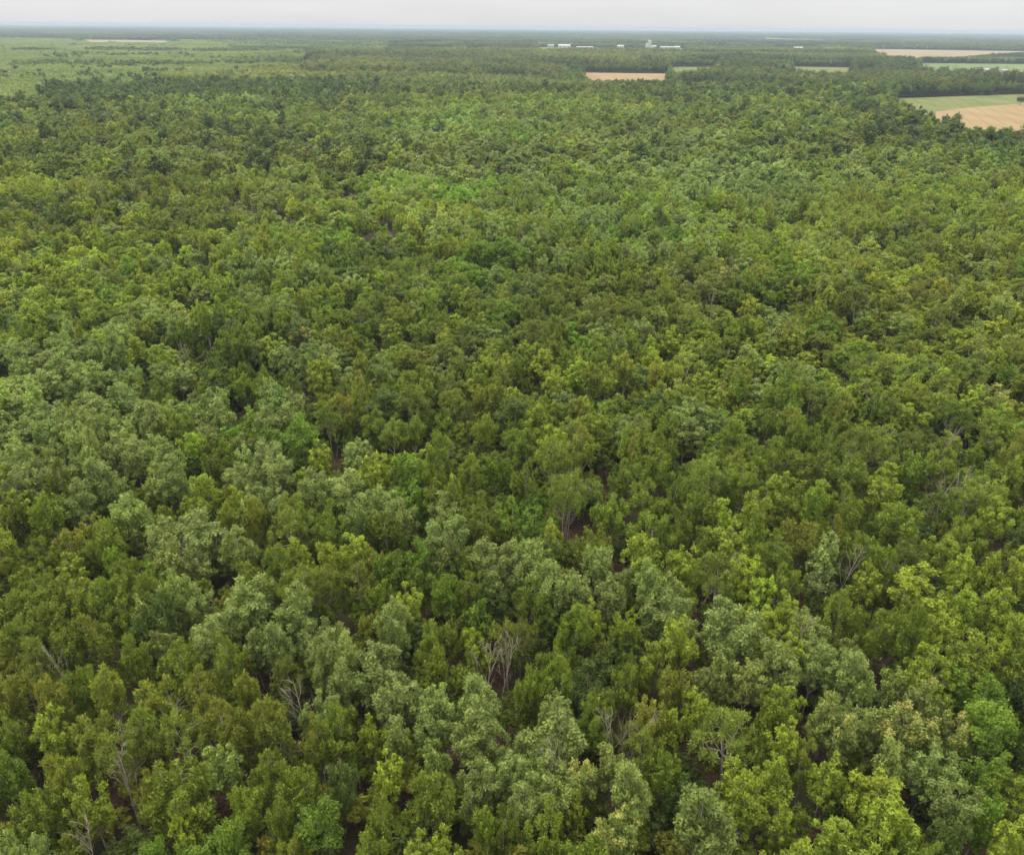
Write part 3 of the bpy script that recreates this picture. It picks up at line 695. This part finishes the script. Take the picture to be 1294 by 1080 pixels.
# ------------------------------------------------------------------ the rest of the near and middle wood
def inst_arrays(trees, lod, g):
    ax = np.array([t[0] for t in trees]); ay = np.array([t[1] for t in trees])
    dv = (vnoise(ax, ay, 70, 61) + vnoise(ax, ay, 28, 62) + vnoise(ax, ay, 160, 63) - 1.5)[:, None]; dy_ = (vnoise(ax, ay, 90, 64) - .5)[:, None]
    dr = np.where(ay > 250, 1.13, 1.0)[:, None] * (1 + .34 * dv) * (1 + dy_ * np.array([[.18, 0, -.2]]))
    n = len(trees); xyz = np.zeros((n, 3)); idx = np.zeros(n, int); rot = np.zeros((n, 3)); scl = np.zeros((n, 3)); ti = np.zeros((n, 3)); tc = np.zeros((n, 3)); ta = np.zeros(n)
    for i, t in enumerate(trees):
        form, tint, tipc, tipa, _ = SPEC[t[4]]; v = int(g.integers(0, NV))
        xyz[i] = (t[0], t[1], 0); idx[i] = FORM_IDX[(form, v)][lod]; rot[i] = (g.normal() * .04, g.normal() * .04, g.random() * 6.28)
        scl[i] = (t[2], t[2], t[3]); ti[i] = np.array(jit(tint, g, .21)) * dr[i]; tc[i] = jit(tipc, g, .1); ta[i] = tipa * g.choice([0.2, .6, 1.1, 1.6])
    return xyz, idx, rot, scl, ti, tc, ta
g = np.random.default_rng(33)
scatter('woodland', 'mid', *inst_arrays(rest, 0, g), 'mixed green broadleaf wood filling the middle of the photo', 'woodland')
# low growth under the near trees
X, Y = hexgrid(-260, 260, 20, 300, 4.2, g, .35)
k = frustum(X, Y, 20, near_cut=20); X, Y = X[k], Y[k]; k = np.ones(len(X), bool)
for (gx, gy), r in GAPW: k &= np.hypot(X - gx, Y - gy) > r * .7
k &= g.random(len(X)) < .85
und = [(x, y, .65 + .4 * g.random(), .34 + .34 * g.random(), ['G', 'D', 'O', 'G', 'G'][int(g.integers(0, 5))], 0, 0) for x, y in zip(X[k], Y[k])]
scatter('undergrowth', 'mid', *inst_arrays(und, 0, g), 'low bushes and saplings on the brown forest floor under the trees', 'undergrowth')

def in_scrub(X, Y):
    m = np.zeros(len(X), bool); w = np.clip(Y / 1000, .4, 3)
    X = X + w * 110 * (vnoise(X, Y, 90, 71) - .5) + w * 60 * (vnoise(X, Y, 25, 72) - .5); Y = Y + w * 130 * (vnoise(X, Y, 100, 73) - .5) + w * 50 * (vnoise(X, Y, 22, 74) - .5)
    for p in SCRUB: m |= in_poly(X, Y, p)
    return m
# farther wood, tree by tree
X, Y = hexgrid(-900, 900, 400, 1150, 7.0, g, .32)
k = frustum(X, Y, 40) & (np.hypot(X, Y) > 10) & (Y > 417); X, Y = X[k], Y[k]
k = ~open_field(X, Y)
k &= ~in_scrub(X, Y)
X, Y = X[k], Y[k]
sp = species_at(X, Y, g); la = lane_amount(X, Y)
hv = 0.95 + 0.15 * g.normal(size=len(X)) + .22 * (vnoise(X, Y, 90, 9) - .5) + .3 * (vnoise(X, Y, 22, 43) - .5) - .5 * la
pxm, pym, dm = project(X, Y, 10.0)
mid = []
for i in range(len(X)):
    s = SL[sp[i]]; kk_ = 1.42 + .24 * g.normal(); h_ = hv[i]
    if s == 'D': kk_ *= 1.2; h_ *= 1.18 if pxm[i] > 470 else 1.38
    if pxm[i] > 930 and pym[i] < 185 and g.random() < .4: kk_ *= 1.25; h_ *= 1.3
    mid.append((X[i], Y[i], min(max(kk_, .9), 2.4), min(max(h_, .45), 1.75), s, 0, 0))
scatter('far_woodland', 'low', *inst_arrays(mid, 1, g), 'continuous broadleaf canopy beyond the middle distance', 'woodland')

# trees along the edges of the fields
ex, ey = [], []
for nm_, poly in FIELDS.items():
    pa = np.array(poly); x0, y0 = pa.min(0) - 34; x1, y1 = pa.max(0) + 34
    X, Y = hexgrid(max(x0, -y1 * .75), min(x1, y1 * .75), y0, y1, 7.0, g, .3)
    if not len(X): continue
    k = frustum(X, Y, 60) & ~open_field(X, Y) & (Y > 1080); X, Y = X[k], Y[k]; k = np.zeros(len(X), bool)
    for a in range(8): k |= in_poly(X + 30 * math.cos(a * .785), Y + 30 * math.sin(a * .785), poly)
    if nm_ == 'left_clearing': k &= Y > pa[:, 1].mean()
    ex.append(X[k]); ey.append(Y[k])
ex = np.concatenate(ex); ey = np.concatenate(ey)
edge = [(ex[i], ey[i], 1.3 + .3 * g.random(), .95 + .3 * g.random(), 'DGDD'[int(g.integers(0, 4))], 0, 0) for i in range(len(ex))]
edge += [(e[0] + 4 * g.normal(), e[1] + 4 * g.normal(), 1.1, .42 + .2 * g.random(), 'D', 0, 0) for e in edge]
edge = [e for e in edge if not open_field(np.array([e[0]]), np.array([e[1]]))[0]]
scatter('field_edge_woodland', 'low', *inst_arrays(edge, 1, g), 'dark trees lining the edges of the distant fields', 'woodland')
# distance: canopy patches
WOODT = np.array([1.18, 1.18, 1.0]) * np.array([(0.060, 0.092, 0.028), (0.078, 0.116, 0.030), (0.098, 0.134, 0.033), (0.120, 0.155, 0.036), (0.150, 0.190, 0.042)])
def patch_mass(name, kind, step, y0, y1, side, nidx, pick, label, hs=1.0, tint_fn=None, zjit=0.0):
    X, Y = hexgrid(-y1 * .72, y1 * .72, y0, y1, step, g, .04)
    k = frustum(X, Y, side) & (Y >= y0); X, Y = X[k], Y[k]; k = pick(X, Y); X, Y = X[k], Y[k]; n = len(X)
    c = tint_fn(X, Y)
    rot = np.zeros((n, 3)); rot[:, 2] = g.integers(0, 4, n) * math.pi / 2 + g.normal(size=n) * .3
    s = np.ones((n, 3)); s[:, 2] = hs * (0.85 + .35 * vnoise(X, Y, 220, 4) + .05 * g.normal(size=n))
    scatter(name, kind, np.stack([X, Y, np.zeros(n)], 1), g.integers(nidx[0], nidx[1], n), rot, s, c, c, np.zeros(n), label, 'woodland')
def wood_tint(X, Y):
    n = len(X); a = (vnoise(X * .4, Y, 260, 5) * .65 + vnoise(X, Y, 110, 6) * .35 - .5) * 1.5 + .5; i = np.clip(((a + .16 * g.normal(size=n)) * 5).astype(int), 0, 4)
    return WOODT[i] * (.8 + .4 * g.random((n, 1)))
def scrub_tint(X, Y):
    n = len(X); a = (vnoise(X, Y, 160, 7) * .5 + vnoise(X, Y * 1.0, 60, 8) * .5)[:, None]; a = np.clip((a - .5) * 2.2 + .5, 0, 1)
    return np.array([(0.200, 0.258, 0.042)]) * (1 - a * .4) + np.array([(0.06, 0.12, 0.045)]) * a * .4 + .012 * g.normal(size=(n, 1))
def shrink_open(X, Y, r):
    m = np.zeros(len(X), bool)
    for dx, dy in ((0, 0), (r, 0), (-r, 0), (0, r), (0, -r)): m |= open_field(X + dx, Y + dy)
    return m
def dark_clump(X, Y):      # isolated clumps of taller trees standing in the scrub
    px, py, d = project(X, Y, 6.0)
    m = np.zeros(len(X), bool)
    for a, b, rx, ry in [(28, 79, 9, 2.2), (48, 79, 13, 2), (72, 78, 9, 2.4), (110, 79, 14, 1.8), (160, 80, 13, 2.0), (196, 79, 18, 1.6), (235, 79, 16, 1.5), (300, 78, 22, 1.6), (350, 77, 30, 1.6),
                         (140, 61.5, 30, 1.2), (40, 62, 22, .8), (200, 62, 30, 1), (285, 63, 40, 1.0), (340, 60, 50, 1.2), (420, 62, 40, 2), (90, 70, 30, .5), (10, 95, 10, 1), (120, 92, 18, .8), (205, 88, 16, .8)]:
        m |= ((px - a) / rx) ** 2 + ((py - b) / ry) ** 2 < 1
    return m
def far_glade(X, Y):
    n = vnoise(X, Y * 1.0, 260, 31) * .5 + vnoise(X * .45, Y, 240, 32) * .5
    return (n > .67) & (Y > 1900)
def old_wood(X, Y):
    px, py, d = project(X, Y, 8.0); m = vnoise(X * .5, Y, 200, 33) > .62
    m |= (px > 400) & (px < 1180) & (py > 66) & (py < 96) & (vnoise(X, Y, 150, 34) > .3)
    m |= (px > 1050) & (py > 84) & (py < 124)
    return m
patch_mass('distant_woodland', 'patch', 42, 1120, 4200, 120, (0, 4), lambda X, Y: ~shrink_open(X, Y, 20) & ~in_scrub(X, Y) & ~far_glade(X, Y) & ~(old_wood(X, Y) & ~shrink_open(X, Y + 45, 5)), 'dark woods and tree belts in the distance', tint_fn=wood_tint)
patch_mass('old_woodland', 'patch', 42, 1120, 4200, 120, (7, 10), lambda X, Y: ~shrink_open(X, Y, 30) & ~shrink_open(X, Y + 45, 5) & ~in_scrub(X, Y) & ~far_glade(X, Y) & old_wood(X, Y), 'tall dark old trees in belts across the distance', hs=1.08, tint_fn=lambda a, b: wood_tint(a, b) * .72)
X, Y = hexgrid(-3200, 1200, 400, 5200, 9.5, g, .35); k = frustum(X, Y, 60); X, Y = X[k], Y[k]; k = in_scrub(X, Y) & ~open_field(X, Y); X, Y = X[k], Y[k]
nn = vnoise(X, Y, 60, 21) * .5 + vnoise(X, Y, 200, 22) * .5
k = (dark_clump(X + 12 * g.normal(size=len(X)), Y + 30 * g.normal(size=len(X))) & (g.random(len(X)) < .5)) | (g.random(len(X)) < np.clip((nn - .70) * 1.2, 0.0006, .25)) | (g.random(len(X)) < np.clip((project(X, Y, 5.0)[0] - 260) / 500, 0, .5) * np.clip((nn - .42) * 5, 0, 1))
X, Y = X[k], Y[k]
cl = [(X[i], Y[i], 1.25 + .35 * g.random(), .62 + .35 * g.random(), 'DGGGG'[int(g.integers(0, 5))], 0, 0) for i in range(len(X))]
scatter('scrub_woodland', 'low', *inst_arrays(cl, 1, g), 'darker trees scattered and clumped over the light green scrub', 'woodland')
patch_mass('scrub', 'patch', 40, 400, 4800, 200, (4, 7), lambda X, Y: in_scrub(X, Y) & ~open_field(X, Y), 'light green young growth covering the open land at upper left', tint_fn=scrub_tint)
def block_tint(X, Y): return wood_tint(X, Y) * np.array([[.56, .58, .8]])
def far_pick(X, Y):
    n = vnoise(X * .5, Y * .8, 800, 11) * .6 + vnoise(X * .5, Y, 300, 12) * .4
    return (n < .64) & ~shrink_open(X, Y, 90) & (~in_scrub(X, Y))
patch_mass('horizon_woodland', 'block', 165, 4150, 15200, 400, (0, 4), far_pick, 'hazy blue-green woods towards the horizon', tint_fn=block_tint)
# open land and canopy between them out to the horizon
nx, ny = 160, 70
xs = np.linspace(-1, 1, nx); ys = np.geomspace(14500, 24000, ny)
VX = xs[None, :] * ys[:, None] * 0.8; VY = np.repeat(ys[:, None], nx, 1)
VZ = 6 + 12 * vnoise(VX.ravel(), VY.ravel(), 700, 15).reshape(VX.shape) + rng.normal(size=VX.shape) * 1.2
VZ[0, :] = 0; VZ[-1, :] = 0
V = np.stack([VX, VY, VZ], -1).reshape(-1, 3)
Fq = [(r * nx + c, r * nx + c + 1, (r + 1) * nx + c + 1, (r + 1) * nx + c) for r in range(ny - 1) for c in range(nx - 1)]
o = bpy.data.objects.new('horizon_canopy', mesh_from('horizon_canopy', V, Fq, M_FARWOOD)); sc.collection.objects.link(o)
o['kind'] = 'stuff'; o['label'] = 'unbroken woodland on the horizon line'; o['category'] = 'woodland'
sheet('clearing', [(-3400, 4250), (3400, 4250), (12800, 15800), (-12800, 15800)], 0.02, M_CROP, 'distant open land between the far woods')

# ------------------------------------------------------------------ buildings
def box(x0, x1, y0, y1, z0, z1):
    v = [(x, y, z) for z in (z0, z1) for x, y in ((x0, y0), (x1, y0), (x1, y1), (x0, y1))]
    f = [(3, 2, 1, 0), (4, 5, 6, 7), (0, 1, 5, 4), (1, 2, 6, 5), (2, 3, 7, 6), (3, 0, 4, 7)]
    return v, f
def part(nm, vf, mat, parent):
    me = bpy.data.meshes.new(nm); me.from_pydata(*[vf[0], [], vf[1]]); me.update(); me.materials.append(mat)
    o = bpy.data.objects.new(nm, me); sc.collection.objects.link(o); o.parent = parent; return o
def shed(px, py, L, D, h, label, roofm=None, rot=0.0, cat='shed', doors=3, eave=None):
    x, y = ground(px, py, 0.0)
    r = bpy.data.objects.new('farm_shed' if cat == 'shed' else 'house', None); sc.collection.objects.link(r); r.location = (x, y, 0); r.rotation_euler = (0, 0, rot)
    r['label'] = label; r['category'] = cat
    h *= .95
    part('wall', box(-L / 2, L / 2, -D / 2, D / 2, 0, h), M_WHITE, r)
    e = .6; rh = D * .18
    v = [(-L / 2 - e, -D / 2 - e, h + .02), (L / 2 + e, -D / 2 - e, h + .02), (L / 2 + e, D / 2 + e, h + .02), (-L / 2 - e, D / 2 + e, h + .02), (-L / 2 - e, 0, h + rh), (L / 2 + e, 0, h + rh)]
    part('roof', (v, [(0, 1, 5, 4), (2, 3, 4, 5), (0, 4, 3), (1, 2, 5), (3, 2, 1, 0)]), roofm or M_WHITE, r)
    for i in range(doors):
        cx = -L / 2 + L * (i + .5) / doors; w = min(1.5, L * .1)
        part('door', box(cx - w, cx + w, -D / 2 - .06, -D / 2 - .003, 0.1, h * .72), M_DOOR, r)
shed(713, 61.2, 50, 22, 11, 'long white shed, the brightest of the distant sheds left of centre')
shed(696, 60.6, 26, 18, 10, 'pale shed just left of the long white shed', M_GREYROOF)
shed(688, 59.6, 18, 14, 13, 'leftmost small tall pale shed in the distance', M_GREYROOF)
shed(739, 62.2, 66, 14, 8, 'low pale shed right of the long white shed', M_GREYROOF)
shed(784, 61.0, 28, 16, 9, 'small pale shed alone between the two distant farm groups')
shed(842, 62.0, 52, 16, 8, 'low long shed right of the white silo', M_GREYROOF)
shed(855, 62.3, 26, 16, 9, 'short pale shed at the right end by the silo')
shed(826, 61.4, 20, 14, 9, 'white shed at the foot of the silo')
shed(1008, 64.2, 34, 16, 12, 'white roofed shed among far trees right of centre')
shed(1058, 63.6, 26, 14, 12, 'pale shed at the left end of the far tan field', M_GREYROOF)
shed(1084, 64.2, 16, 12, 11, 'small white house beside the far tan field', cat='house', doors=1)
shed(1246, 91.6, 30, 12, 5.5, 'long white shed in the pale yard, leftmost of three')
shed(1268, 93.0, 15, 12, 6.5, 'white gabled shed in the middle of the pale yard', rot=.5)
shed(1291, 94.6, 20, 12, 5.5, 'white shed at the right edge of the pale yard', rot=.2)
def silo(px, py, h, r_, label):
    x, y = ground(px, py, 0.0); r = bpy.data.objects.new('silo', None); sc.collection.objects.link(r); r.location = (x, y, 0); r['label'] = label; r['category'] = 'silo'
    n = 20; c = [(math.cos(2 * math.pi * i / n), math.sin(2 * math.pi * i / n)) for i in range(n)]
    part('drum', ([(a * r_, b * r_, 0) for a, b in c] + [(a * r_, b * r_, h) for a, b in c], [(i, (i + 1) % n, n + (i + 1) % n, n + i) for i in range(n)]), M_WHITE, r)
    part('roof', ([(a * (r_ + .4), b * (r_ + .4), h) for a, b in c] + [(0, 0, h + r_ * .6)], [(i, (i + 1) % n, n) for i in range(n)] + [tuple(range(n))[::-1]]), M_GREYROOF, r)
    lv, lf = tube([(0, -r_ - .5, 0), (0, -r_ - .5, h + .5)], .35, .35, 6); part('ladder', ([tuple(q) for q in lv], lf), M_GREYROOF, r)
silo(820.5, 61.8, 30, 7, 'tall white silo right of centre in the distance')
silo(817, 61.9, 20, 5, 'shorter white silo against the left side of the tall one')

# ------------------------------------------------------------------ haze
hv_, hf_ = box(-EXT * 1.02, EXT * 1.02, -EXT * .03, EXT * 1.02, -1.0, CAM_Z + 4)
me = bpy.data.meshes.new('haze'); me.from_pydata(hv_, [], hf_); me.update()
hm, hn, hl, hout = new_mat('haze')
pv = hn.new('ShaderNodeVolumePrincipled'); pv.inputs['Color'].default_value = (0.48, 0.575, 0.70, 1); pv.inputs['Density'].default_value = 8.5e-5; pv.inputs['Anisotropy'].default_value = 0.0
hl.new(pv.outputs[0], hout.inputs['Volume']); me.materials.append(hm)
o = bpy.data.objects.new('haze', me); sc.collection.objects.link(o); o['kind'] = 'stuff'; o['label'] = 'pale haze over the whole country'; o['category'] = 'haze'
print('TREES', len(singles), len(rest), len(und), len(mid), 'uniq', len(set(final)))
